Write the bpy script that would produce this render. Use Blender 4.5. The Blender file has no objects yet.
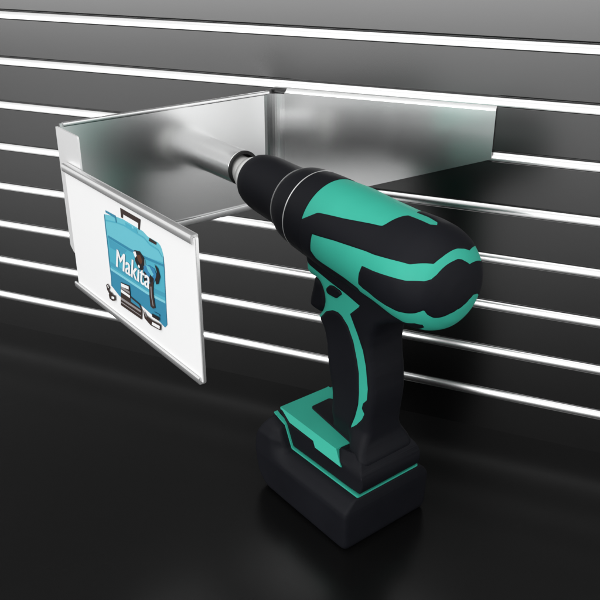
import bpy, math, random
import numpy as np
from mathutils import Vector, Matrix

SC = 0.55                      # working units -> metres
scene = bpy.context.scene
col = scene.collection
random.seed(4)

# ------------------------------------------------------------------ materials
def mat(name, base, rough=0.5, metal=0.0, spec=0.5, bump=0.0, bscale=400.0, rvar=0.0, rscale=30.0,
        stretch=None, coat=0.0, cvar=0.0):
    m = bpy.data.materials.new(name); m.use_nodes = True
    nt = m.node_tree; N = nt.nodes; L = nt.links
    b = N['Principled BSDF']
    b.inputs['Base Color'].default_value = (*base, 1)
    b.inputs['Roughness'].default_value = rough
    b.inputs['Metallic'].default_value = metal
    b.inputs['Specular IOR Level'].default_value = spec
    b.inputs['Coat Weight'].default_value = coat
    b.inputs['Coat Roughness'].default_value = 0.15
    if bump or rvar or cvar:
        tc = N.new('ShaderNodeTexCoord'); mp = N.new('ShaderNodeMapping')
        L.new(tc.outputs['Object'], mp.inputs['Vector'])
        if stretch: mp.inputs['Scale'].default_value = stretch
        if bump:
            nz = N.new('ShaderNodeTexNoise'); nz.inputs['Scale'].default_value = bscale; nz.inputs['Detail'].default_value = 3
            L.new(mp.outputs['Vector'], nz.inputs['Vector'])
            bp = N.new('ShaderNodeBump'); bp.inputs['Strength'].default_value = bump; bp.inputs['Distance'].default_value = 0.0005
            L.new(nz.outputs['Fac'], bp.inputs['Height']); L.new(bp.outputs['Normal'], b.inputs['Normal'])
        if rvar or cvar:
            n2 = N.new('ShaderNodeTexNoise'); n2.inputs['Scale'].default_value = rscale; n2.inputs['Detail'].default_value = 5
            L.new(mp.outputs['Vector'], n2.inputs['Vector'])
            if rvar:
                mr = N.new('ShaderNodeMapRange')
                mr.inputs['From Min'].default_value = 0.25; mr.inputs['From Max'].default_value = 0.75
                mr.inputs['To Min'].default_value = max(0, rough - rvar); mr.inputs['To Max'].default_value = rough + rvar
                L.new(n2.outputs['Fac'], mr.inputs['Value']); L.new(mr.outputs['Result'], b.inputs['Roughness'])
            if cvar:
                cr = N.new('ShaderNodeMapRange')
                cr.inputs['From Min'].default_value = 0.25; cr.inputs['From Max'].default_value = 0.75
                cr.inputs['To Min'].default_value = 1 - cvar; cr.inputs['To Max'].default_value = 1 + cvar
                mx = N.new('ShaderNodeVectorMath'); mx.operation = 'SCALE'
                mx.inputs[0].default_value = base
                L.new(n2.outputs['Fac'], cr.inputs['Value']); L.new(cr.outputs['Result'], mx.inputs['Scale'])
                L.new(mx.outputs['Vector'], b.inputs['Base Color'])
    return m

M = {}
M['wall'] = mat('slat_laminate', (0.100, 0.100, 0.100), rough=0.25, metal=1.0, rvar=0.012, rscale=7)
M['core'] = mat('slat_core', (0.01, 0.01, 0.01), rough=0.7)
M['rail'] = mat('groove_aluminium', (0.80, 0.80, 0.80), rough=0.25, metal=1.0, rvar=0.02, rscale=60, stretch=(0.05, 1, 1))
M['floor'] = mat('black_gloss_floor', (0.0035, 0.0035, 0.0035), rough=0.25, spec=0.35, rvar=0.03, rscale=9)
M['sheet'] = mat('satin_sheet_metal', (0.74, 0.745, 0.745), rough=0.24, metal=1.0, rvar=0.02, rscale=9, bump=0.008, bscale=800)
M['tube'] = mat('tube_metal', (0.74, 0.74, 0.74), rough=0.22, metal=1.0, rvar=0.02)
M['hem'] = mat('hem_metal', (0.82, 0.82, 0.82), rough=0.25, metal=1.0, rvar=0.04)
M['flange'] = mat('flange_metal', (0.86, 0.86, 0.86), rough=0.35, metal=0.35)
M['holder'] = mat('holder_clip_metal', (0.74, 0.74, 0.74), rough=0.24, metal=0.75)
M['rimblack'] = mat('tube_plug_black', (0.006, 0.006, 0.006), rough=0.5)
M['card'] = mat('white_card', (0.86, 0.86, 0.86), rough=0.55, bump=0.03, bscale=800)
M['rubber'] = mat('dark_rubber', (0.0052, 0.0056, 0.0085), rough=0.62, spec=0.16, bump=0.10, bscale=1500, rvar=0.06, rscale=35, cvar=0.08)
M['rubber2'] = mat('dark_plastic', (0.0048, 0.0052, 0.0078), rough=0.6, spec=0.16, bump=0.10, bscale=1200, rvar=0.06, rscale=40, cvar=0.08)
M['green'] = mat('green_plastic', (0.036, 0.41, 0.300), rough=0.55, spec=0.25, bump=0.06, bscale=1400, rvar=0.05, rscale=40, cvar=0.04)
M['highlight'] = mat('seam_highlight_metal', (0.85, 0.85, 0.85), rough=0.3, metal=0.6)  # pale tone that puts the chuck grooves' highlight into colour
M['nose'] = mat('chuck_nose_metal', (0.80, 0.80, 0.78), rough=0.3, metal=0.3)
M['steel'] = mat('chuck_steel', (0.72, 0.72, 0.70), rough=0.25, metal=1.0, rvar=0.05)
def ink(name, c): 
    M[name] = mat('ink_' + name, c, rough=0.45)
ink('cyan', (0.075, 0.42, 0.55)); ink('cyanlight', (0.14, 0.52, 0.62)); ink('cyandeep', (0.035, 0.25, 0.40))
ink('cyanline', (0.03, 0.24, 0.38)); ink('cyanpale', (0.22, 0.60, 0.70)); ink('cyanmid', (0.055, 0.33, 0.47)); ink('rust', (0.10, 0.035, 0.015)); ink('black', (0.012, 0.010, 0.010))
ink('brown', (0.035, 0.02, 0.016)); ink('white', (0.86, 0.86, 0.86)); ink('blue', (0.03, 0.22, 0.42)); ink('grey', (0.30, 0.28, 0.28))

# ------------------------------------------------------------------ object helpers
def set_props(o, label=None, cat=None, kind=None, group=None):
    if label: o['label'] = label
    if cat: o['category'] = cat
    if kind: o['kind'] = kind
    if group: o['group'] = group
    return o

def empty(name, loc, rz=0.0):
    o = bpy.data.objects.new(name, None); col.objects.link(o)
    o.location = Vector(loc) * SC; o.rotation_euler = (0, 0, rz); o.empty_display_size = 0.02
    return o

def mesh_obj(name, V, F, mats, parent=None, smooth=35.0, mi=None, weld=False):
    me = bpy.data.meshes.new(name)
    V = np.asarray(V, float) * SC
    me.from_pydata([tuple(p) for p in V], [], [tuple(int(i) for i in f) for f in F])
    if not isinstance(mats, (list, tuple)): mats = [mats]
    for m in mats: me.materials.append(m)
    if mi is not None: me.polygons.foreach_set('material_index', list(mi))
    import bmesh
    bm = bmesh.new(); bm.from_mesh(me)
    if weld: bmesh.ops.remove_doubles(bm, verts=bm.verts, dist=1e-6)
    if mi is None: bmesh.ops.recalc_face_normals(bm, faces=bm.faces)
    bm.to_mesh(me); bm.free()
    if smooth:
        me.polygons.foreach_set('use_smooth', [True] * len(me.polygons))
        me.set_sharp_from_angle(angle=math.radians(smooth))
    me.update()
    o = bpy.data.objects.new(name, me); col.objects.link(o)
    if parent: o.parent = parent
    return o

class MB:
    def __init__(s): s.V = []; s.F = []
    def add(s, V, F):
        n = len(s.V); s.V += [tuple(p) for p in V]; s.F += [tuple(i + n for i in f) for f in F]
    def box(s, a, b, R=None, o=(0, 0, 0)):
        (x0, y0, z0), (x1, y1, z1) = a, b
        V = [(x, y, z) for x in (x0, x1) for y in (y0, y1) for z in (z0, z1)]
        F = [(0, 1, 3, 2), (4, 6, 7, 5), (0, 4, 5, 1), (2, 3, 7, 6), (0, 2, 6, 4), (1, 5, 7, 3)]
        s.add(V, F)
    def prism(s, prof, f0, f1):
        """profile points mapped by f0 and f1 to the two end caps (closed profile)"""
        n = len(prof)
        V = [f0(p) for p in prof] + [f1(p) for p in prof]
        F = [(i, (i + 1) % n, n + (i + 1) % n, n + i) for i in range(n)] + [tuple(range(n))[::-1], tuple(range(n, 2 * n))]
        s.add(V, F)
    def lathe(s, prof, frame, n=96, cap=True):
        """prof: (x, r) along an axis; frame(x, r, th) -> point"""
        V = []; F = []
        for (x, r) in prof:
            for k in range(n): V.append(frame(x, r, 2 * math.pi * k / n))
        m = len(prof)
        for i in range(m - 1):
            for k in range(n):
                F.append((i * n + k, i * n + (k + 1) % n, (i + 1) * n + (k + 1) % n, (i + 1) * n + k))
        if cap:
            F.append(tuple(range(n))[::-1]); F.append(tuple((m - 1) * n + k for k in range(n)))
        s.add(V, F)
    def build(s, name, m, parent=None, smooth=35.0):
        return mesh_obj(name, s.V, s.F, m, parent, smooth)

def round_poly(pts, r, n=5):
    """round the corners of a closed polygon"""
    out = []; pts = [np.array(p, float) for p in pts]; N = len(pts)
    for i in range(N):
        a, b, c = pts[i - 1], pts[i], pts[(i + 1) % N]
        rr = r[i] if isinstance(r, (list, tuple)) else r
        l1 = np.linalg.norm(a - b); l2 = np.linalg.norm(c - b); q = min(rr, l1 * .45, l2 * .45)
        if q < 1e-5: out.append(b); continue
        p0 = b + (a - b) / l1 * q; p1 = b + (c - b) / l2 * q
        for k in range(n + 1):
            t = k / n; out.append((1 - t) ** 2 * p0 + 2 * t * (1 - t) * b + t * t * p1)
    return np.array(out)

def sm(t): t = np.clip(t, 0, 1); return t * t * (3 - 2 * t)

def poly_sdf(P, poly):
    """signed distance (positive inside) of points P (n,2) to a closed polygon"""
    P = np.asarray(P, float); poly = np.asarray(poly, float); n = len(poly)
    d2 = np.full(len(P), 1e9); ins = np.zeros(len(P), bool)
    for i in range(n):
        a = poly[i]; b = poly[(i + 1) % n]; e = b - a; w = P - a
        t = np.clip((w @ e) / max(e @ e, 1e-18), 0, 1)
        q = w - t[:, None] * e; d2 = np.minimum(d2, (q ** 2).sum(1))
        c1 = (a[1] <= P[:, 1]) & (b[1] > P[:, 1]); c2 = (a[1] > P[:, 1]) & (b[1] <= P[:, 1])
        cr = e[0] * w[:, 1] - e[1] * w[:, 0]
        ins ^= (c1 & (cr > 0)) | (c2 & (cr < 0))
    d = np.sqrt(d2); return np.where(ins, d, -d)

def clip_split(V, T, f):
    """cut triangles along f = 0; returns vertices, f, triangles inside, triangles outside"""
    V = [np.array(p) for p in V]; f = list(f); cache = {}; A = []; B = []
    f = [x if abs(x) > 1e-9 else 1e-9 for x in f]
    def cut(i, j):
        k = (min(i, j), max(i, j))
        if k not in cache:
            t = f[i] / (f[i] - f[j]); V.append(V[i] + (V[j] - V[i]) * t); f.append(0.0); cache[k] = len(V) - 1
        return cache[k]
    for t in T:
        s = [f[i] > 0 for i in t]; c = sum(s)
        if c == 3: A.append(t)
        elif c == 0: B.append(t)
        else:
            lone = s.index(True) if c == 1 else s.index(False)
            i, j, k = t[lone], t[(lone + 1) % 3], t[(lone + 2) % 3]
            a, b = cut(i, j), cut(i, k)
            one = (i, a, b); two = [(a, j, k), (a, k, b)]
            if c == 1: A.append(one); B.extend(two)
            else: B.append(one); A.extend(two)
    return np.array(V), np.array(f), A, B

def compact(V, F):
    use = sorted({i for t in F for i in t}); mp = {u: k for k, u in enumerate(use)}
    return V[use], [tuple(mp[i] for i in t) for t in F], use

def components(F):
    par = {}
    def find(a):
        while par[a] != a: par[a] = par[par[a]]; a = par[a]
        return a
    for t in F:
        for i in t: par.setdefault(i, i)
        a = find(t[0])
        for i in t[1:]:
            b = find(i)
            if a != b: par[b] = a
    g = {}
    for t in F: g.setdefault(find(t[0]), []).append(t)
    return sorted(g.values(), key=len, reverse=True)

def pillow(poly, hw, r, h=0.002, both=True):
    """solid with side profile poly (x,z), half width hw(x,z), edges rounded by r; returns verts (x,w,z), tris"""
    poly = np.asarray(poly, float)
    x0, z0 = poly.min(0) - h; x1, z1 = poly.max(0) + h
    nx = int((x1 - x0) / h) + 2; nz = int((z1 - z0) / h) + 2
    X, Z = np.meshgrid(x0 + np.arange(nx) * h, z0 + np.arange(nz) * h, indexing='ij')
    G = np.c_[X.ravel(), Z.ravel()]; sd = poly_sdf(G, poly)
    T = []
    for i in range(nx - 1):
        for j in range(nz - 1):
            a, b, c, d = i * nz + j, (i + 1) * nz + j, (i + 1) * nz + j + 1, i * nz + j + 1
            if max(sd[a], sd[b], sd[c], sd[d]) <= 0: continue
            T += [(a, b, c), (a, c, d)] if (i + j) % 2 else [(a, b, d), (b, c, d)]
    V2, f, IN, _ = clip_split(G, T, sd)
    V2, IN, use = compact(V2, IN); f = f[use]
    rr = r(V2) if callable(r) else np.full(len(V2), r)
    hh = hw(V2)
    d = np.clip(f, 0, rr); w = hh - rr + np.sqrt(np.maximum(rr ** 2 - (rr - d) ** 2, 0))
    n = len(V2)
    V = np.r_[np.c_[V2[:, 0], w, V2[:, 1]], np.c_[V2[:, 0], -w, V2[:, 1]]]
    F = list(IN) + [(a + n, c + n, b + n) for a, b, c in IN]
    cnt = {}
    for t in IN:
        for k in range(3):
            e = (t[k], t[(k + 1) % 3]); cnt[e] = cnt.get(e, 0) + 1
    for (a, b) in list(cnt):
        if (b, a) not in cnt: F += [(b, a, a + n), (b, a + n, b + n)]
    return V, F

# ------------------------------------------------------------------ floor and slatted wall
P = 0.075; FZ = -0.066
X0, X1 = -2.4, 1.0
fl = MB(); fl.box((-4.5, -5.5, FZ - 0.05), (1.0, 0.02, FZ))
set_props(fl.build('floor', M['floor'], smooth=0), 'glossy black floor under the drill and the slatted wall', 'floor', 'structure')

wall = set_props(empty('slat_wall', (0, 0, FZ)), 'dark grey slatted display wall with bright metal strips in its grooves', 'wall')
G2 = 0.0072                                     # half height of a groove
def wl(v): return (v[0], v[1], v[2] - FZ)       # into the wall's own frame
zs = [P * (7 - k) for k in range(8)]
edges = [1.25] + zs + [FZ - G2]
for k in range(9):
    zt = edges[k] - (G2 if k else 0); zb = edges[k + 1] + G2
    if k == 8: zb = FZ + 0.0005
    c = 0.0012
    prof = [(0.03, zb), (c * 0.8, zb), (0, zb + c)] if k < 8 else [(0.03, FZ - .002), (0, FZ - .002)]
    prof += [(0, zt - c), (c * 0.8, zt), (0.03, zt)]
    s = MB(); s.prism(prof, lambda p: wl((X0, p[0], p[1])), lambda p: wl((X1, p[0], p[1])))
    s.build('slat', M['wall'], wall, 20)
for z in zs:
    # aluminium channel: top lip, recessed back, bulging lower lip
    g = G2 - 0.0005
    out = [(0.016, g)]
    R_ = 0.0088; a_hi, a_lo = 62, -7          # convex front, leaning back
    for a in range(13):
        t = math.radians(a_hi + (a_lo - a_hi) * a / 12); out.append((-R_ * math.cos(t), R_ * math.sin(t)))
    k0 = out[1][1]; k1 = out[-1][1]
    sc_ = 2 * g / (k0 - k1); ymin = min(p[0] for p in out[1:])
    out = [out[0]] + [((p[0] - ymin) * sc_ * .8 - .0004, (p[1] - k1) * sc_ - g) for p in out[1:]] + [(0.016, -g)]
    s = MB(); s.prism(out, lambda p: wl((X0, p[0], z + p[1])), lambda p: wl((X1, p[0], z + p[1])))
    s.build('groove_strip', M['rail'], wall, 40)

# ------------------------------------------------------------------ bent sheet metal bracket with tube
PH = math.radians(30)
B = np.array([-0.5132, -0.004]); DI = np.array([-math.sin(PH), -math.cos(PH)]); NN = np.array([math.cos(PH), -math.sin(PH)])
LP = 0.330; E_ = B + DI * LP; ZT = 0.4388; ZB = 0.2635; TH = 0.0026
br = set_props(empty('corner_bracket', (B[0], B[1], ZB)), 'folded satin metal bracket hooked into the slatted wall, carrying a tube', 'bracket')
def bl(x, y, z): return (x - B[0], y - B[1], z - ZB)
def plan(p, z): return bl(p[0], p[1], z)
# wall plate: tapering, hooked over the groove
xr, xl = -0.1830, -0.4925; yF = -0.0052
pl = [(xl, ZB + 0.0015), (xr, 0.3712), (xr, ZT), (xl, ZT)]
m_ = MB(); m_.prism(pl, lambda p: bl(p[0], yF, p[1]), lambda p: bl(p[0], yF + TH, p[1])); m_.build('wall_plate', M['sheet'], br, 30)
hk = [(yF - 0.0008, ZT - 0.0008), (yF - 0.0007, ZT + 0.0002), (yF + 0.0008, ZT + 0.0018), (0.002, ZT + 0.0064), (0.002, ZT + 0.0044), (yF + TH, ZT - 0.0012), (yF - 0.0001, ZT - 0.0008)]
m_ = MB(); m_.prism(hk, lambda p: bl(xl + 0.002, p[0], p[1]), lambda p: bl(xr, p[0], p[1])); m_.build('hook_lip', M['hem'], br, 30)
# bend between the wall plate and the side plate
pts = []
a0 = np.array([xl, yF]); a1 = B + DI * 0.014; ctrl = np.array([-0.5075, yF - 0.0005])
for k in range(9):
    t = k / 8; pts.append((1 - t) ** 2 * a0 + 2 * t * (1 - t) * ctrl + t * t * a1)
m_ = MB()
for k in range(8):
    p, q = pts[k], pts[k + 1]; nv = np.array([-(q - p)[1], (q - p)[0]]); nv /= np.linalg.norm(nv)
    if nv[1] < 0: nv = -nv
    V = [plan(p, ZB + .0015), plan(q, ZB + .0015), plan(q, ZT - .003), plan(p, ZT - .003)]
    n2 = nv * TH; V += [plan(p + n2, ZB + .0015), plan(q + n2, ZB + .0015), plan(q + n2, ZT - .003), plan(p + n2, ZT - .003)]
    m_.add(V, [(0, 1, 2, 3), (7, 6, 5, 4), (0, 4, 5, 1), (3, 2, 6, 7)] + ([(0, 3, 7, 4)] if k == 0 else []) + ([(1, 5, 6, 2)] if k == 7 else []))
m_.build('bend', M['sheet'], br, 60)
def sb(s0, s1, u0, u1, z0, z1, mb):
    V = []
    for s in (s0, s1):
        for u in (u0, u1):
            for z in (z0, z1): V.append(plan(B + DI * s + NN * u, z))
    mb.add(V, [(0, 1, 3, 2), (4, 6, 7, 5), (0, 4, 5, 1), (2, 3, 7, 6), (0, 2, 6, 4), (1, 5, 7, 3)])
m_ = MB(); sb(0.014, LP, -TH, 0, ZB, ZT, m_); m_.build('side_plate', M['sheet'], br, 30)
m_ = MB()
prof = round_poly([(-TH - .0012, ZT - .0045), (.0022, ZT - .0045), (.0022, ZT + .0008), (-TH - .0012, ZT + .0008)], .0014, 4)
m_.prism(prof, lambda p: plan(B + DI * 0.006 + NN * p[0], p[1]), lambda p: plan(B + DI * (LP - .004) + NN * p[0], p[1])); m_.build('top_hem', M['hem'], br, 40)
m_ = MB()
prof = round_poly([(-TH - .001, ZB - .0005), (.0035, ZB - .0005), (.0035, ZB + .0096), (-TH - .001, ZB + .0096)], .0012, 4)
m_.prism(prof, lambda p: plan(B + DI * 0.012 + NN * p[0], p[1]), lambda p: plan(B + DI * (LP - .002) + NN * p[0], p[1])); m_.build('bottom_hem', M['sheet'], br, 40)
m_ = MB()
poly = round_poly([(-.004, .274), (.006, .2665), (.060, .2665), (.0615, .4355), (-.004, .4355)], [.003, .003, .003, .004, .002], 4)
m_.prism(poly, lambda p: plan(E_ + NN * p[0] + DI * .0045, p[1]), lambda p: plan(E_ + NN * p[0] + DI * .0021, p[1])); m_.build('front_flange', M['flange'], br, 30)
m_ = MB(); sb(LP, LP + .0020, -.004, -.0005, ZB + .012, ZT - .006, m_); m_.build('fold_strip', M['sheet'], br, 30)

# ------------------------------------------------------------------ tool frame
ANG = math.radians(-29); A2 = np.array([math.cos(ANG), math.sin(ANG)]); W2 = np.array([A2[1], -A2[0]]); M0 = np.array([-.2256, -.2889])
ZC0, SL = 0.392, -0.096
def zc(x): return ZC0 + SL * x
# tube on the side plate, in line with the chuck
tip = np.array([*(M0 + A2 * -0.3115), 0.4258 + FZ])
u_tip = float((tip[:2] - B) @ NN); s_tip = float((tip[:2] - B) @ DI)
def tubef(x, r, th):
    p = B + DI * (s_tip + r * math.sin(th)) + NN * x
    return plan(p, tip[2] + r * math.cos(th))
RT = 0.0243
t_ = MB(); t_.lathe([(-0.0015, RT), (u_tip - .001, RT), (u_tip, RT - .0008), (u_tip, RT - .0035), (u_tip - .03, RT - .0035)], tubef, 96); tube = t_.build('tube', M['tube'], br, 35)
t_ = MB(); t_.lathe([(u_tip + .0002, RT + .0001), (u_tip + .0022, RT + .0001), (u_tip + .0030, RT - .0010), (u_tip + .0030, .0202), (u_tip - .004, .0202)], tubef, 96, cap=False); t_.build('end_plug', M['rimblack'], tube, 35)

# ------------------------------------------------------------------ sign holder and printed card
OF = 0.0105
SU0, SU1, SZ0, SZ1 = 0.0235, 0.3415, 0.2232, 0.3953
sg_o = E_ + NN * SU0 + DI * OF
sg = set_props(empty('sign_holder', (sg_o[0], sg_o[1], SZ0)), 'slim silver edged sign holder clipped to the front flange of the bracket', 'sign holder')
def sl(u, off, z):
    p = E_ + NN * u + DI * (OF + off) - sg_o
    return (p[0], p[1], z - SZ0)
m_ = MB()
poly = round_poly([(SU0 + .001, SZ0 + .002), (SU1 - .0002, SZ0 + .002), (SU1 - .0002, SZ1 - .002), (SU0 + .001, SZ1 - .002)], .003, 3)
m_.prism(poly, lambda p: sl(p[0], -.0004, p[1]), lambda p: sl(p[0], -.0036, p[1])); m_.build('backing', M['holder'], sg, 30)
def rail(zt, zb, flip):
    # J-shaped clip: back, over the top edge, short front lip
    k = 1 if not flip else -1
    z = lambda q: (zt - q) if not flip else (zb + q)
    h = zt - zb
    return [(-.0052, z(h * .8)), (-.0054, z(.0010)), (-.0048, z(.0002)), (-.0034, z(0)), (.0026, z(.0002)), (.0036, z(.0012)), (.0038, z(h * .78)), (.0034, z(h * .92)), (.0024, z(h)), (.0009, z(h * .92)), (.0012, z(.0030)), (-.0038, z(.0030)), (-.0038, z(h * .8))]
for nm, zt, zb, fl_ in (('top_rail', SZ1, SZ1 - .0105, False), ('bottom_rail', SZ0 + .0085, SZ0, True)):
    m_ = MB(); pr = rail(zt, zb, fl_)
    m_.prism(pr, lambda p: sl(SU0 if not fl_ else SU0 - .004, p[0], p[1]), lambda p: sl(SU1 - .0035, p[0], p[1])); m_.build(nm, M['holder'], sg, 50)

card_root_o = E_ + NN * (SU0 + .002) + DI * OF
SH = {'case': [(0.132, 0.3582), (0.1627, 0.3641), (0.1819, 0.3663), (0.2295, 0.3662), (0.2404, 0.3631), (0.2627, 0.3634), (0.2682, 0.3614), (0.2709, 0.3577), (0.2736, 0.3507), (0.2737, 0.3342), (0.272, 0.3063), (0.2711, 0.2913), (0.27, 0.267), (0.2641, 0.2616), (0.2538, 0.2639), (0.2104, 0.2679), (0.152, 0.2583), (0.1312, 0.2648), (0.1326, 0.2777), (0.1317, 0.2962), (0.1321, 0.313), (0.1318, 0.3309), (0.1314, 0.3436)],
 'top': [(0.132, 0.3582), (0.1627, 0.3641), (0.1819, 0.3663), (0.2295, 0.3662), (0.2404, 0.3631), (0.2627, 0.3634), (0.2682, 0.3614), (0.2709, 0.3577), (0.2736, 0.3507), (0.2732, 0.3434), (0.2344, 0.3369), (0.1933, 0.3333), (0.1366, 0.3324), (0.1318, 0.3309), (0.1314, 0.3436)],
 'low': [(0.1335, 0.2885), (0.227, 0.2911), (0.2715, 0.2958), (0.27, 0.267), (0.2641, 0.2616), (0.2538, 0.2639), (0.2104, 0.2679), (0.152, 0.2583), (0.1312, 0.2648), (0.1326, 0.2777)],
 'ribdark': [(0.1365, 0.333), (0.1935, 0.3342), (0.2344, 0.3369), (0.2729, 0.341), (0.2726, 0.3385), (0.2338, 0.3338), (0.1916, 0.3305), (0.1363, 0.3298)],
 'riblight': [(0.1331, 0.2903), (0.2272, 0.2927), (0.2717, 0.297), (0.2712, 0.2938), (0.2266, 0.289), (0.1329, 0.2869)],
 'handle': [(0.1783, 0.3791), (0.2271, 0.3791), (0.2227, 0.3657), (0.2192, 0.3656), (0.2205, 0.3731), (0.1842, 0.373), (0.1827, 0.3678), (0.1802, 0.3677), (0.1782, 0.3677)],
 'latch1': [(0.1374, 0.3647), (0.164, 0.3655), (0.1651, 0.3572), (0.1625, 0.3571), (0.1615, 0.3621), (0.1374, 0.3621)],
 'latch2': [(0.2449, 0.3633), (0.2608, 0.3628), (0.2588, 0.3595), (0.2425, 0.3591)],
 'chuckblk': [(0.2048, 0.3361), (0.2184, 0.3389), (0.2281, 0.3343), (0.2275, 0.3231), (0.219, 0.3147), (0.2104, 0.3161), (0.2042, 0.3233)],
 'chuckhl': [(0.2013, 0.3328), (0.2078, 0.3355), (0.2098, 0.3307), (0.2055, 0.3268)],
 'dbody': [(0.2252, 0.3236), (0.2377, 0.329), (0.2513, 0.3289), (0.2547, 0.3217), (0.2462, 0.3102), (0.2336, 0.3032), (0.2234, 0.3057)],
 'dbodyblk': [(0.2254, 0.3175), (0.2309, 0.3158), (0.2305, 0.3058), (0.224, 0.3022), (0.2223, 0.3091)],
 'dhandle': [(0.2353, 0.305), (0.2466, 0.3127), (0.2439, 0.2983), (0.2448, 0.2887), (0.2461, 0.2792), (0.2399, 0.2761), (0.2342, 0.2771), (0.234, 0.2909)],
 'drear': [(0.253, 0.3354), (0.2601, 0.3325), (0.2635, 0.3238), (0.2579, 0.3132), (0.2531, 0.3108), (0.2516, 0.3157), (0.2566, 0.3271)],
 'dwhite': [(0.2495, 0.3138), (0.25, 0.3054), (0.2555, 0.3038), (0.2538, 0.3001), (0.2476, 0.2996)],
 'charger': [(0.1612, 0.2807), (0.1843, 0.2844), (0.1843, 0.271), (0.2077, 0.2695), (0.2123, 0.2635), (0.2088, 0.2496), (0.1547, 0.2478)],
 'chw1': [(0.1615, 0.2798), (0.1822, 0.2826), (0.1814, 0.2784), (0.1611, 0.275)],
 'chw2': [(0.1601, 0.2713), (0.1834, 0.2713), (0.1827, 0.2678), (0.1593, 0.267)],
 'chw3': [(0.1576, 0.2597), (0.2096, 0.2618), (0.2089, 0.2589), (0.1569, 0.2563)],
 'bit1': [(0.118, 0.2614), (0.123, 0.265), (0.1283, 0.2617), (0.1244, 0.2562), (0.1297, 0.2554), (0.1255, 0.2511), (0.1196, 0.2558)],
 'bit2': [(0.1231, 0.2502), (0.1314, 0.2567), (0.1364, 0.2545), (0.1427, 0.2561), (0.1415, 0.2489), (0.1325, 0.245), (0.1243, 0.2454)],
 'bitw': [(0.1316, 0.2513), (0.1387, 0.2526), (0.138, 0.2493), (0.1303, 0.2477)],
 'batt': [(0.2156, 0.2654), (0.2232, 0.2606), (0.2363, 0.2603), (0.2575, 0.2628), (0.2554, 0.2547), (0.2316, 0.2517), (0.2175, 0.2551)],
 'battw': [(0.2366, 0.2581), (0.2546, 0.2601), (0.2535, 0.2558), (0.2348, 0.2538)],
 'footblk': [(0.2377, 0.2696), (0.2552, 0.2708), (0.2541, 0.2662), (0.2377, 0.2651)]}
SH.update({'edge': [(.1314, .3436), (.132, .3582), (.1334, .3584), (.1332, .3436), (.1336, .3309), (.1338, .313), (.1334, .2962), (.1342, .2777), (.1328, .2648), (.1312, .2648), (.1326, .2777), (.1317, .2962), (.1321, .313), (.1318, .3309)],
 'redge': [(.2736, .3507), (.2737, .3342), (.272, .3063), (.2711, .2913), (.27, .267), (.2688, .2672), (.2698, .2913), (.2706, .3063), (.2722, .3342), (.2722, .3507)],
 'lid': [(.134, .3520), (.165, .3580), (.183, .3600), (.231, .3598), (.243, .3560), (.262, .3555), (.2700, .3500), (.2702, .3485), (.262, .3538), (.243, .3542), (.231, .3580), (.183, .3584), (.165, .3564), (.134, .3504)],
 'slot': [(.1870, .3640), (.2150, .3642), (.2170, .3600), (.1880, .3598)], 'slotdot': [(.2035, .3652), (.2075, .3652), (.2075, .3622), (.2035, .3622)],
 'shine': [(.1370, .3290), (.1850, .3290), (.1720, .3195), (.1380, .3180)], 'midband': [(.1350, .2985), (.2265, .3010), (.2705, .3060), (.2707, .3010), (.2268, .2950), (.1342, .2930)],
 'headrust': [(.2100, .3320), (.2190, .3350), (.2235, .3290), (.2190, .3230), (.2120, .3260)], 'headhl': [(.2290, .3330), (.2305, .3330), (.2300, .3190), (.2260, .3130), (.2270, .3200)],
 'barrel': [(.2310, .3270), (.2400, .3275), (.2480, .3210), (.2440, .3170), (.2350, .3210)], 'motor': [(.2400, .3180), (.2480, .3160), (.2460, .3090), (.2390, .3070), (.2350, .3110)],
 'gripline': [(.2385, .3030), (.2410, .3040), (.2400, .2930), (.2420, .2800), (.2405, .2795), (.2380, .2920)],
 'chgrey': [(.1618, .2755), (.1835, .2765), (.1832, .2735), (.1610, .2722)], 'chgrey2': [(.1850, .2690), (.2060, .2680), (.2090, .2640), (.1850, .2640)], 'chline': [(.1560, .2535), (.2085, .2550), (.2086, .2538), (.1558, .2520)],
 'batthl': [(.2190, .2640), (.2235, .2595), (.2225, .2580), (.2180, .2620)], 'bithl': [(.1215, .2625), (.1240, .2635), (.1255, .2600), (.1230, .2590)],
 'logobox': [(.2420, .2735), (.2560, .2750), (.2550, .2720), (.2420, .2705)]})
LAYERS = [('case', 'cyan'), ('top', 'cyanlight'), ('shine', 'cyanmid'), ('midband', 'cyanmid'), ('low', 'cyandeep'), ('ribdark', 'cyanline'), ('riblight', 'cyanpale'), ('lid', 'cyan'), ('slot', 'cyan'), ('slotdot', 'cyanpale'),
          ('edge', 'cyanline'), ('redge', 'cyanline'), ('handle', 'brown'), ('latch1', 'cyanline'), ('latch2', 'brown'),
          ('chuckblk', 'black'), ('chuckhl', 'white'), ('headrust', 'rust'), ('headhl', 'cyanpale'), ('dbody', 'blue'), ('barrel', 'cyanlight'), ('dbodyblk', 'black'), ('motor', 'black'), ('TEXT', 'white'),
          ('dhandle', 'brown'), ('gripline', 'grey'), ('drear', 'black'), ('charger', 'brown'), ('chw1', 'white'), ('chgrey', 'grey'), ('chw2', 'white'), ('chgrey2', 'cyandeep'), ('chw3', 'grey'), ('chline', 'grey'),
          ('bit1', 'brown'), ('bithl', 'white'), ('bit2', 'brown'), ('bitw', 'white'), ('batt', 'brown'), ('batthl', 'grey'), ('battw', 'white'), ('footblk', 'black'), ('logobox', 'cyanline')]
cm = ['card'] + sorted({b for _, b in LAYERS})
V = []; F = []; MI = []
cu0, cu1, cz0, cz1 = SU0 + .002, SU1 - .001, SZ0 + .0034, SZ1 - .0034
def cl(u, off, z):
    p = E_ + NN * u + DI * (OF + off) - card_root_o
    return (p[0], p[1], z - SZ0)
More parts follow.
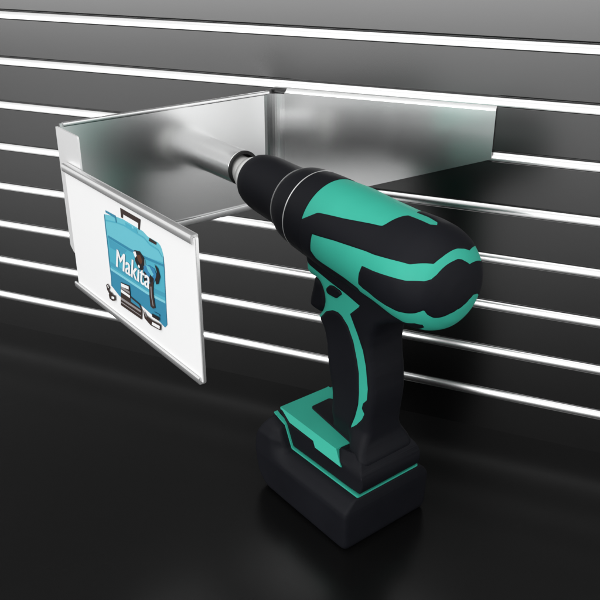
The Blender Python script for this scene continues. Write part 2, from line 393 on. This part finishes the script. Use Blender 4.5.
bx = [cl(u, o, z) for u in (cu0, cu1) for o in (-.0003, .0006) for z in (cz0, cz1)]
V += bx; F += [(0, 1, 3, 2), (4, 6, 7, 5), (0, 4, 5, 1), (2, 3, 7, 6), (0, 2, 6, 4), (1, 5, 7, 3)]; MI += [0] * 6
def text_faces(txt, size):
    c = bpy.data.curves.new('lettering', 'FONT'); c.body = txt; c.size = size; c.shear = 0.3; c.offset = 0.0; c.resolution_u = 4
    o = bpy.data.objects.new('lettering', c); col.objects.link(o)
    dg = bpy.context.evaluated_depsgraph_get(); me = o.evaluated_get(dg).to_mesh()
    v = np.array([tuple(p.co) for p in me.vertices]); f = [tuple(p.vertices) for p in me.polygons]
    o.evaluated_get(dg).to_mesh_clear(); bpy.data.objects.remove(o); bpy.data.curves.remove(c)
    return v, f
for k, (s, mm) in enumerate(LAYERS):
    off = .0006 + .00004 * (k + 1) + (.00012 if k > [q[0] for q in LAYERS].index('TEXT') else 0)
    if s == 'TEXT':
        tv, tf = text_faces('Makita', 1.0)
        tv = tv[:, :2] - tv[:, :2].min(0); ext = tv.max(0)
        for q_, dx, dz in ((0, 0, 0), (1, .0008, 0), (2, .0016, 0)):          # heavy strokes
            off2 = off + .00004 * q_
            n = len(V)
            V += [cl(.1520 + dx + q[0] / ext[0] * .0835, off2, .2980 + dz + q[1] / ext[1] * .0245) for q in tv]
            F += [tuple(i + n for i in f) for f in tf]; MI += [cm.index(mm)] * len(tf)
        continue
    pts = np.array(SH[s]); 
    if s == 'case': pts = round_poly(pts, .0015, 2)
    n = len(V); V += [cl(u, off, z) for u, z in pts]; F.append(tuple(range(n, n + len(pts)))); MI.append(cm.index(mm))
cd = mesh_obj('picture_card', V, F, [M[c] for c in cm], None, 0, MI)
cd.location = Vector((card_root_o[0], card_root_o[1], SZ0)) * SC
set_props(cd, 'white printed card showing a blue tool case, slid into the sign holder', 'picture card')

# ------------------------------------------------------------------ cordless drill
dr = set_props(empty('cordless_drill', (M0[0], M0[1], FZ), ANG), 'green and black cordless drill standing on its battery, chuck on the tube', 'drill')
def loc(V): V = np.asarray(V, float); return np.c_[V[:, 0], -V[:, 1], V[:, 2]]   # (x, w, z) -> local axes
def axf(x, r, th):        # around the tilted axis, perpendicular sections
    c = r * math.cos(th); return (x - SL * c, r * math.sin(th), zc(x) + c)

def lathe_part(name, prof, m, parent, n=128, cap=False, smooth=40):
    b = MB(); b.lathe(prof, axf, n, cap); return b.build(name, m, parent, smooth)

lathe_part('spindle', [(-.350, .0192), (-.272, .0192)], M['nose'], dr, 64, True)
ck = lathe_part('chuck', [(-.2835, .0200), (-.2832, .0282), (-.2815, .0308), (-.2770, .0338), (-.270, .0362), (-.260, .0381), (-.245, .0393), (-.228, .0397), (-.212, .0403), (-.200, .0412), (-.1925, .0420), (-.1909, .0424), (-.1894, .0427), (-.1885, .0433), (-.1845, .0461), (-.178, .0490), (-.168, .0512), (-.1552, .0526), (-.1545, .0521), (-.1530, .0521), (-.1523, .0528), (-.140, .0537), (-.128, .0544), (-.119, .0546), (-.117, .050)], M['rubber2'], dr, 160)
lathe_part('chuck_nose', [(-.2985, .0170), (-.2990, .0222), (-.2975, .0238), (-.2900, .0268), (-.2860, .0279), (-.2825, .0279)], M['nose'], ck, 96)
lathe_part('seam_highlight', [(-.19125, .0415), (-.1911, .0433), (-.1899, .0439), (-.18965, .0415)], M['highlight'], ck, 128)  # thin pale bands added in place of light caught by the chuck's grooves
lathe_part('seam_highlight', [(-.15465, .0513), (-.1544, .0526), (-.1531, .0526), (-.15285, .0513)], M['highlight'], ck, 128)

# --- motor body: a turned form cut along the traced colour borders
PX = np.array([-.122, -.10, -.08, -.04, 0, .03, .05, .065, .078, .087, .092, .0935]); PR = np.array([.0535, .0555, .057, .057, .058, .0605, .060, .056, .048, .036, .02, 0])
s_ = np.r_[0, np.cumsum(np.hypot(np.diff(PX), np.diff(PR)))]; STOT = s_[-1]
def smooth_prof():
    t = np.linspace(0, 1, 400); x = np.interp(t, s_ / STOT, PX); r = np.interp(t, s_ / STOT, PR)
    for _ in range(60):
        x[1:-1] = (x[:-2] + 2 * x[1:-1] + x[2:]) / 4; r[1:-1] = (r[:-2] + 2 * r[1:-1] + r[2:]) / 4
    return t, x, r
PT, PXs, PRs = smooth_prof()
NR, NT = 130, 220
rho = np.linspace(0, STOT, NR); V = []; D = []
for i in range(NR):
    t = 1 - rho[i] / STOT; x = np.interp(t, PT, PXs); r = np.interp(t, PT, PRs)
    for k in range(NT if i else 1):
        th = 2 * math.pi * k / NT
        f = np.clip((-0.06 - x) / .05, 0, 1)
        c = r * math.cos(th); V.append((x - SL * c * f, r * math.sin(th), zc(x) + c)); D.append((rho[i] * math.cos(th), rho[i] * math.sin(th)))
T = []
idx = lambda i, k: 0 if i == 0 else 1 + (i - 1) * NT + k % NT
for i in range(NR - 1):
    for k in range(NT):
        a, b, c, d = idx(i, k), idx(i, k + 1), idx(i + 1, k + 1), idx(i + 1, k)
        if i == 0: T.append((a, c, d))
        else: T += [(a, b, c), (a, c, d)]
V = np.array(V); D = np.array(D); D2 = np.c_[D[:, 0], np.abs(D[:, 1])]
def disk(pts, n=6):
    """(rho, degrees) polygon -> flat disk coordinates, subdivided in rho/theta"""
    out = []
    for i in range(len(pts)):
        (r0, t0), (r1, t1) = pts[i], pts[(i + 1) % len(pts)]
        for k in range(n if i < len(pts) - 1 else 1):
            q = k / n; r = r0 + (r1 - r0) * q; t = math.radians(t0 + (t1 - t0) * q); out.append((r * math.cos(t), r * math.sin(t)))
    return np.array(out)
g_top = [(.30, 82), (.2560, 77), (.2287, 56.5), (.1867, 48), (.1496, 38.7), (.1334, 35.1), (.131, 30.9), (.1273, 19.6), (.1239, 11.2), (.1205, 6.5), (.1034, 6.2), (.0885, 5.0), (.084, 0), (.084, -12), (.30, -12), (.30, 15), (.30, 50)]
near = [(.0496, 6.8), (.0500, 18), (.0507, 28.8), (.0528, 42.3), (.0739, 57.1), (.0988, 62.2), (.1226, 66.5), (.1373, 68), (.1871, 75.8), (.2261, 83.2),
        (.2301, 107.4), (.2222, 115.5), (.1984, 117), (.1758, 118.9), (.1530, 123.5), (.1530, 130.5), (.1261, 133), (.1050, 135), (.0860, 136.5), (.0671, 130), (.0590, 133.9), (.0605, 141.2), (.0738, 150), (.0760, 165), (.0770, 180)]
g_band = [(.0491, 0)] + near + [(r, 360 - t) for r, t in near[-2:3:-1]] + [(.0600, 312), (.0542, 322), (.0460, 337), (.0475, 348)]
b2n = [(.0422, 32), (.0445, 51.7), (.0475, 60.7), (.0531, 66.4), (.0718, 74.1), (.0977, 78.8), (.1188, 82.5), (.1370, 84.6), (.1422, 96.8), (.1467, 112.7), (.1395, 115.7), (.1169, 117.6), (.0839, 115.4), (.0716, 113.7), (.0603, 111.4), (.0501, 106.2), (.0478, 114.6)]
b2 = [(.0375, 0), (.0396, 8), (.0402, 16.6)] + b2n + [(.0427, 125), (.0350, 132.2), (.0262, 142), (.0190, 158), (.0150, 190), (.0150, 225), (.0190, 248), (.0300, 250), (.0427, 243)] + [(r, 360 - t) for r, t in b2n[::-1][:-2]] + [(.0420, 310), (.0360, 325), (.0315, 340), (.0345, 352)]
f1 = poly_sdf(D2, disk(g_top)); f2 = poly_sdf(D, disk(g_band)); f3 = poly_sdf(D, disk(b2, 8))
green = np.maximum(f1, np.minimum(f2, -f3))
Vx, fx, GR, BK = clip_split(np.c_[V, D], T, green)
Vn = Vx[:, :3]; ax = np.c_[Vn[:, 0], 0 * Vn[:, 0], zc(Vn[:, 0])]
nrm = Vn - ax; nrm /= np.maximum(np.linalg.norm(nrm, axis=1), 1e-6)[:, None]
rx = np.clip((Vn[:, 0] - .06) / .03, 0, 1)[:, None]; nrm = nrm * (1 - rx) + np.array([1, 0, -.05]) * rx
# rubber stands a little proud; the rear cap has a stepped rim
lift = .0007 * sm(-fx / .0028)
rr_ = np.hypot(Vx[:, 3], Vx[:, 4])
lift = np.where(fx < 0, lift, 0)
Vb = Vn + nrm * lift[:, None]
v_, f_, _ = compact(Vn, GR)
mesh_obj('motor_housing', loc(v_), f_, M['green'], dr, 50)
names = [('rubber_guard', 'black rubber band along the top and flanks of the motor body'), ('rear_cap', 'black rubber cap wrapped round the back of the motor body')]
for comp in components(BK):
    if len(comp) < 20: continue
    v_, f_, u_ = compact(Vb, comp)
    cx = Vx[u_][:, 3:5]; hasp = np.hypot(cx[:, 0], cx[:, 1]).min() < .004
    o = mesh_obj('rear_cap' if hasp else 'rubber_guard', loc(v_), f_, M['rubber'], dr, 50)

# --- handle: grip, trigger housing
HP = [(-.146, .376), (-.1435, .352), (-.1430, .338), (-.1345, .3315), (-.1275, .3310), (-.1165, .3290), (-.1098, .3200), (-.1070, .3090), (-.1110, .2950), (-.1218, .2808), (-.1205, .2785), (-.1140, .2770),
      (-.1072, .2690), (-.1030, .2540), (-.1012, .2360), (-.0995, .2220), (-.0955, .2050), (-.0915, .1880), (-.0910, .1700), (-.0925, .1550), (-.0965, .1400), (-.1030, .1280), (-.1050, .1120),
      (-.0040, .1120), (-.0030, .1225), (-.0085, .1310), (-.0125, .1440), (-.0115, .1700), (-.0085, .1980), (-.0080, .2150), (-.0105, .2400), (-.0145, .2600), (-.0165, .2780), (-.0140, .2960), (-.0050, .3120), (.0150, .3240), (.0400, .3330), (.0440, .3500), (.0300, .3720)]
HPd = round_poly(HP, .006, 4)
def hwf(P2):
    z = P2[:, 1]; x = P2[:, 0]
    h = np.interp(z, [.11, .17, .20, .27, .30, .33, .376], [.0280, .0280, .0285, .0295, .0300, .0300, .0300])
    hb = np.interp(x, [-.15, -.145, -.052, -.038, -.012], [.0100, .0112, .0225, .0350, .0435])
    t = sm((z - .1245) / .036); h = hb * (1 - t) + h * t
    return h
def rrf(P2):
    # softer front edge, crisper rear edge
    return np.interp(P2[:, 0], [-.12, -.06, -.03, -.01], [.017, .017, .011, .009])
V, T = pillow(HPd, hwf, rrf, .0019)
G4 = [(-0.1500, 0.3560), (-0.1424, 0.3530), (-0.0893, 0.3405), (-0.0598, 0.3350), (-0.0347, 0.3285), (-0.0517, 0.3115), (-0.0377, 0.2902), (-0.0272, 0.2711), (-0.0216, 0.2515), (-0.0172, 0.2226), (-0.0181, 0.2059), (-0.025, 0.1976), (-0.0268, 0.1892), (-0.0219, 0.1835), (-0.0262, 0.1734), (-0.0357, 0.1605), (-0.0467, 0.1495), (-0.0386, 0.171), (-0.0333, 0.1915), (-0.0323, 0.2096), (-0.0335, 0.2376), (-0.0372, 0.2537), (-0.0443, 0.2765), (-0.0546, 0.2941), (-0.0659, 0.3032), (-0.0734, 0.3057), (-0.0833, 0.3046), (-0.0959, 0.298), (-0.106, 0.2874), (-0.1138, 0.2787), (-0.122, 0.274), (-0.130, 0.2802), (-0.117, 0.2947), (-0.115, 0.3094), (-0.130, 0.325), (-0.15, 0.331)]
fg = poly_sdf(np.c_[V[:, 0], V[:, 2]], G4)
Vx, fx, GR, BK = clip_split(V, T, fg)
side = np.sign(Vx[:, 1]) * sm((np.abs(Vx[:, 1]) - .012) / .008)
Vb = Vx.copy(); Vb[:, 1] += side * np.where(fx < 0, .0013 * sm(-fx / .0025), 0)
v_, f_, _ = compact(Vx, GR); mesh_obj('trigger_housing', loc(v_), f_, M['green'], dr, 50)
v_, f_, _ = compact(Vb, BK); mesh_obj('grip', loc(v_), f_, M['rubber2'], dr, 50)
# trigger
TP = round_poly([(-.1295, .3335), (-.1325, .3200), (-.1385, .2990), (-.1385, .2905), (-.1340, .2868), (-.1270, .2858), (-.1150, .2850), (-.1040, .2950), (-.1020, .3120), (-.1060, .3330)], .004, 4)
V, T = pillow(TP, lambda q: np.full(len(q), .0255), .011, .0018); mesh_obj('trigger', loc(V), T, M['rubber2'], dr, 50)
# direction selector: raised black hexagon on each side
sel = round_poly([(-.0955, .3300), (-.0895, .3362), (-.0818, .3380), (-.0690, .3358), (-.0662, .3325), (-.0763, .3228), (-.0935, .3240)], .0025, 4)
V, T = pillow(sel, lambda q: np.full(len(q), .0322), .002, .0012); mesh_obj('direction_switch', loc(V), T, M['rubber2'], dr, 50)

# --- foot above the battery
FP = round_poly([(-.0010, .0835), (.0030, .0900), (.0042, .1000), (.0010, .1135), (-.0090, .1260), (-.0220, .1290), (-.0480, .1225), (-.1745, .1222), (-.1765, .1180), (-.1680, .1140), (-.1500, .1090), (-.1365, .0815)], [.002, .004, .006, .006, .006, .008, .006, .001, .002, .003, .004, .003], 4)
def foot_w(q):
    d = np.clip((.1222 - q[:, 1]) / .010, 0, 1)
    base = .0405 + .0110 * d
    rear = np.clip((q[:, 0] + .050) / .03, 0, 1)
    return base * (1 - rear) + np.minimum(.0520, .0520 - .010 * np.clip((q[:, 1] - .105) / .022, 0, 1) ** 2) * rear
V, T = pillow(FP, foot_w, .0012, .0018)
mesh_obj('foot', loc(V), T, M['rubber2'], dr, 25)
# black boss where the grip meets the foot
boss = MB()
b0 = round_poly([(-.1480, -.0230), (-.1470, .0090), (-.1430, .0122), (-.0505, .0248), (-.036, .0340), (-.012, .0330), (-.012, -.0330), (-.036, -.0340), (-.0505, -.0265), (-.1430, -.0255)], .004, 4)
n = len(b0)
lv = [(.1205, 1.0), (.1245, 1.0), (.1256, .97)]
V = [(-.08 + (x + .08) * k, -w * k, z) for z, k in lv for x, w in b0]
boss.add(V, [(q * n + i, q * n + (i + 1) % n, (q + 1) * n + (i + 1) % n, (q + 1) * n + i) for q in range(2) for i in range(n)] + [tuple(range(2 * n, 3 * n))]); boss.build('grip_boss', M['rubber2'], dr, 40)
# green U-shaped cover with bevelled flanks
gc = MB()
zt = .1234
def slab(pts, z0, z1):
    n = len(pts); V = [(x, -w, z0) for x, w in pts] + [(x, -w, z1) for x, w in pts]
    gc.add(V, [tuple(range(n))[::-1], tuple(range(n, 2 * n))] + [(i, (i + 1) % n, n + (i + 1) % n, n + i) for i in range(n)])
slab([(-.1735, -.0435), (-.1745, .0435), (-.0513, .0475), (-.0499, .0235), (-.1410, .0100), (-.1450, .0000), (-.1410, -.0100), (-.0499, -.0235), (-.0513, -.0475)], .1200, zt)
for sgn in (1, -1):
    a = [(-.1745, .0435, zt), (-.0513, .0475, zt), (-.0340, .0545, .1080), (-.0855, .0545, .1095), (-.0905, .0535, .1170), (-.1420, .0525, .1180)]
    b = [(x, w - .006, z - .003) for x, w, z in a]; n = len(a)
    Vv = [(x, -w * sgn, z) for x, w, z in a] + [(x, -w * sgn, z) for x, w, z in b]
    gc.add(Vv, [tuple(range(n)), tuple(range(n, 2 * n))[::-1]] + [(i, (i + 1) % n, n + (i + 1) % n, n + i) for i in range(n)])
gc.build('foot_cover', M['green'], dr, 15)
# --- battery
BP = round_poly([(.0000, .0000), (.0015, .0500), (.0000, .0790), (-.1365, .0785), (-.1512, .1095), (-.1740, .1172), (-.1800, .1090), (-.1890, .0955), (-.1965, .0790), (-.1995, .0500), (-.1940, .0190), (-.1760, .0000)], [(.012), .01, .003, .003, .003, .004, .004, .004, .006, .012, .012, .012], 5)
def bat_w(q):
    a = np.interp(q[:, 1], [0, .056, .062, .068, .0795, .0835, .118], [.0735, .0750, .0738, .0696, .0580, .0560, .0540])
    b = np.interp(q[:, 1], [0, .056, .090, .104, .118], [.0735, .0750, .0725, .0670, .0575])
    t = sm((-.116 - q[:, 0]) / .050)
    return a * (1 - t) + b * t
def bat_r(q): return np.interp(q[:, 1], [0, .02, .05, .08, .1, .12], [.010, .010, .009, .005, .004, .003]) * np.interp(q[:, 0], [-.19, -.15, -.03, 0], [1.2, 1, .7, .7])
V, T = pillow(BP, bat_w, bat_r, .0022)
bt = mesh_obj('battery', loc(V), T, M['rubber2'], dr, 50)
# green seam line between foot and battery
path = [(-.1745, .1187), (-.1680, .1158), (-.1500, .1110), (-.1355, .0802), (-.0025, .0800)]
sm_ = MB(); hw0 = .0528; th = .0012
pts3 = [(x, hw0, z) for x, z in path] + [(-.0025, -hw0, .0800)] + [(x, -hw0, z) for x, z in path[-2::-1]]
pts3 = [(x, w, z) for x, w, z in pts3]
for i in range(len(pts3) - 1):
    a, b = np.array(pts3[i]), np.array(pts3[i + 1]); d = b - a; d /= np.linalg.norm(d)
    o = np.array([0, np.sign(a[1] + b[1]), 0]) if abs(a[1] + b[1]) > 1e-6 else np.array([1., 0, 0])
    up = np.cross(d, o); up /= np.linalg.norm(up)
    a = a - d * th * .3; b = b + d * th * .3
    Vv = [p + o * so + up * su for p in (a, b) for so, su in ((-.004, -th), (.0012, -th), (.0012, th), (-.004, th))]
    sm_.add([(v[0], -v[1], v[2]) for v in Vv], [(0, 1, 2, 3), (7, 6, 5, 4), (0, 4, 5, 1), (1, 5, 6, 2), (2, 6, 7, 3), (3, 7, 4, 0)])
sm_.build('seam_strip', M['green'], dr, 20)

# ------------------------------------------------------------------ camera
cam = bpy.data.cameras.new('camera'); co = bpy.data.objects.new('camera', cam); col.objects.link(co)
cam.lens = 50; cam.sensor_width = 36; cam.clip_start = 0.01; cam.clip_end = 100
PIT, YAW = 0.4471, 0.3911
fw = Vector((-math.sin(YAW) * math.cos(PIT), math.cos(YAW) * math.cos(PIT), -math.sin(PIT)))
co.location = Vector((0, -1.1392, 0.6927)) * SC
co.rotation_euler = fw.to_track_quat('-Z', 'Y').to_euler()
scene.camera = co

# ------------------------------------------------------------------ light
def area(name, loc_, target, sx, sy, power, colr=(1, 1, 1)):
    l = bpy.data.lights.new(name, 'AREA'); l.shape = 'RECTANGLE'; l.size = sx * SC; l.size_y = sy * SC; l.energy = power; l.color = colr
    o = bpy.data.objects.new(name, l); col.objects.link(o); o.location = Vector(loc_) * SC
    o.rotation_euler = (Vector(target) - Vector(loc_)).to_track_quat('-Z', 'Y').to_euler(); return o
area('front_softbox', (-1.9, -3.9, .75), (-.6, 0, .5), 5.2, 1.35, 27)
area('overhead_softbox', (-.4, -1.3, 2.6), (-.4, -.6, 0), 3.0, 1.9, 4.5)
area('side_softbox', (2.5, -.5, .0), (-.5, -.2, .35), 2.0, 2.6, 2.2)
w = bpy.data.worlds.new('World'); scene.world = w; w.use_nodes = True
bg = w.node_tree.nodes['Background']; bg.inputs['Color'].default_value = (1, 1, 1, 1); bg.inputs['Strength'].default_value = 1.0

scene.view_settings.view_transform = 'Standard'; scene.view_settings.look = 'None'
scene.view_settings.exposure = 0; scene.view_settings.gamma = 1
scene.render.engine = 'CYCLES'
scene.cycles.max_bounces = 8
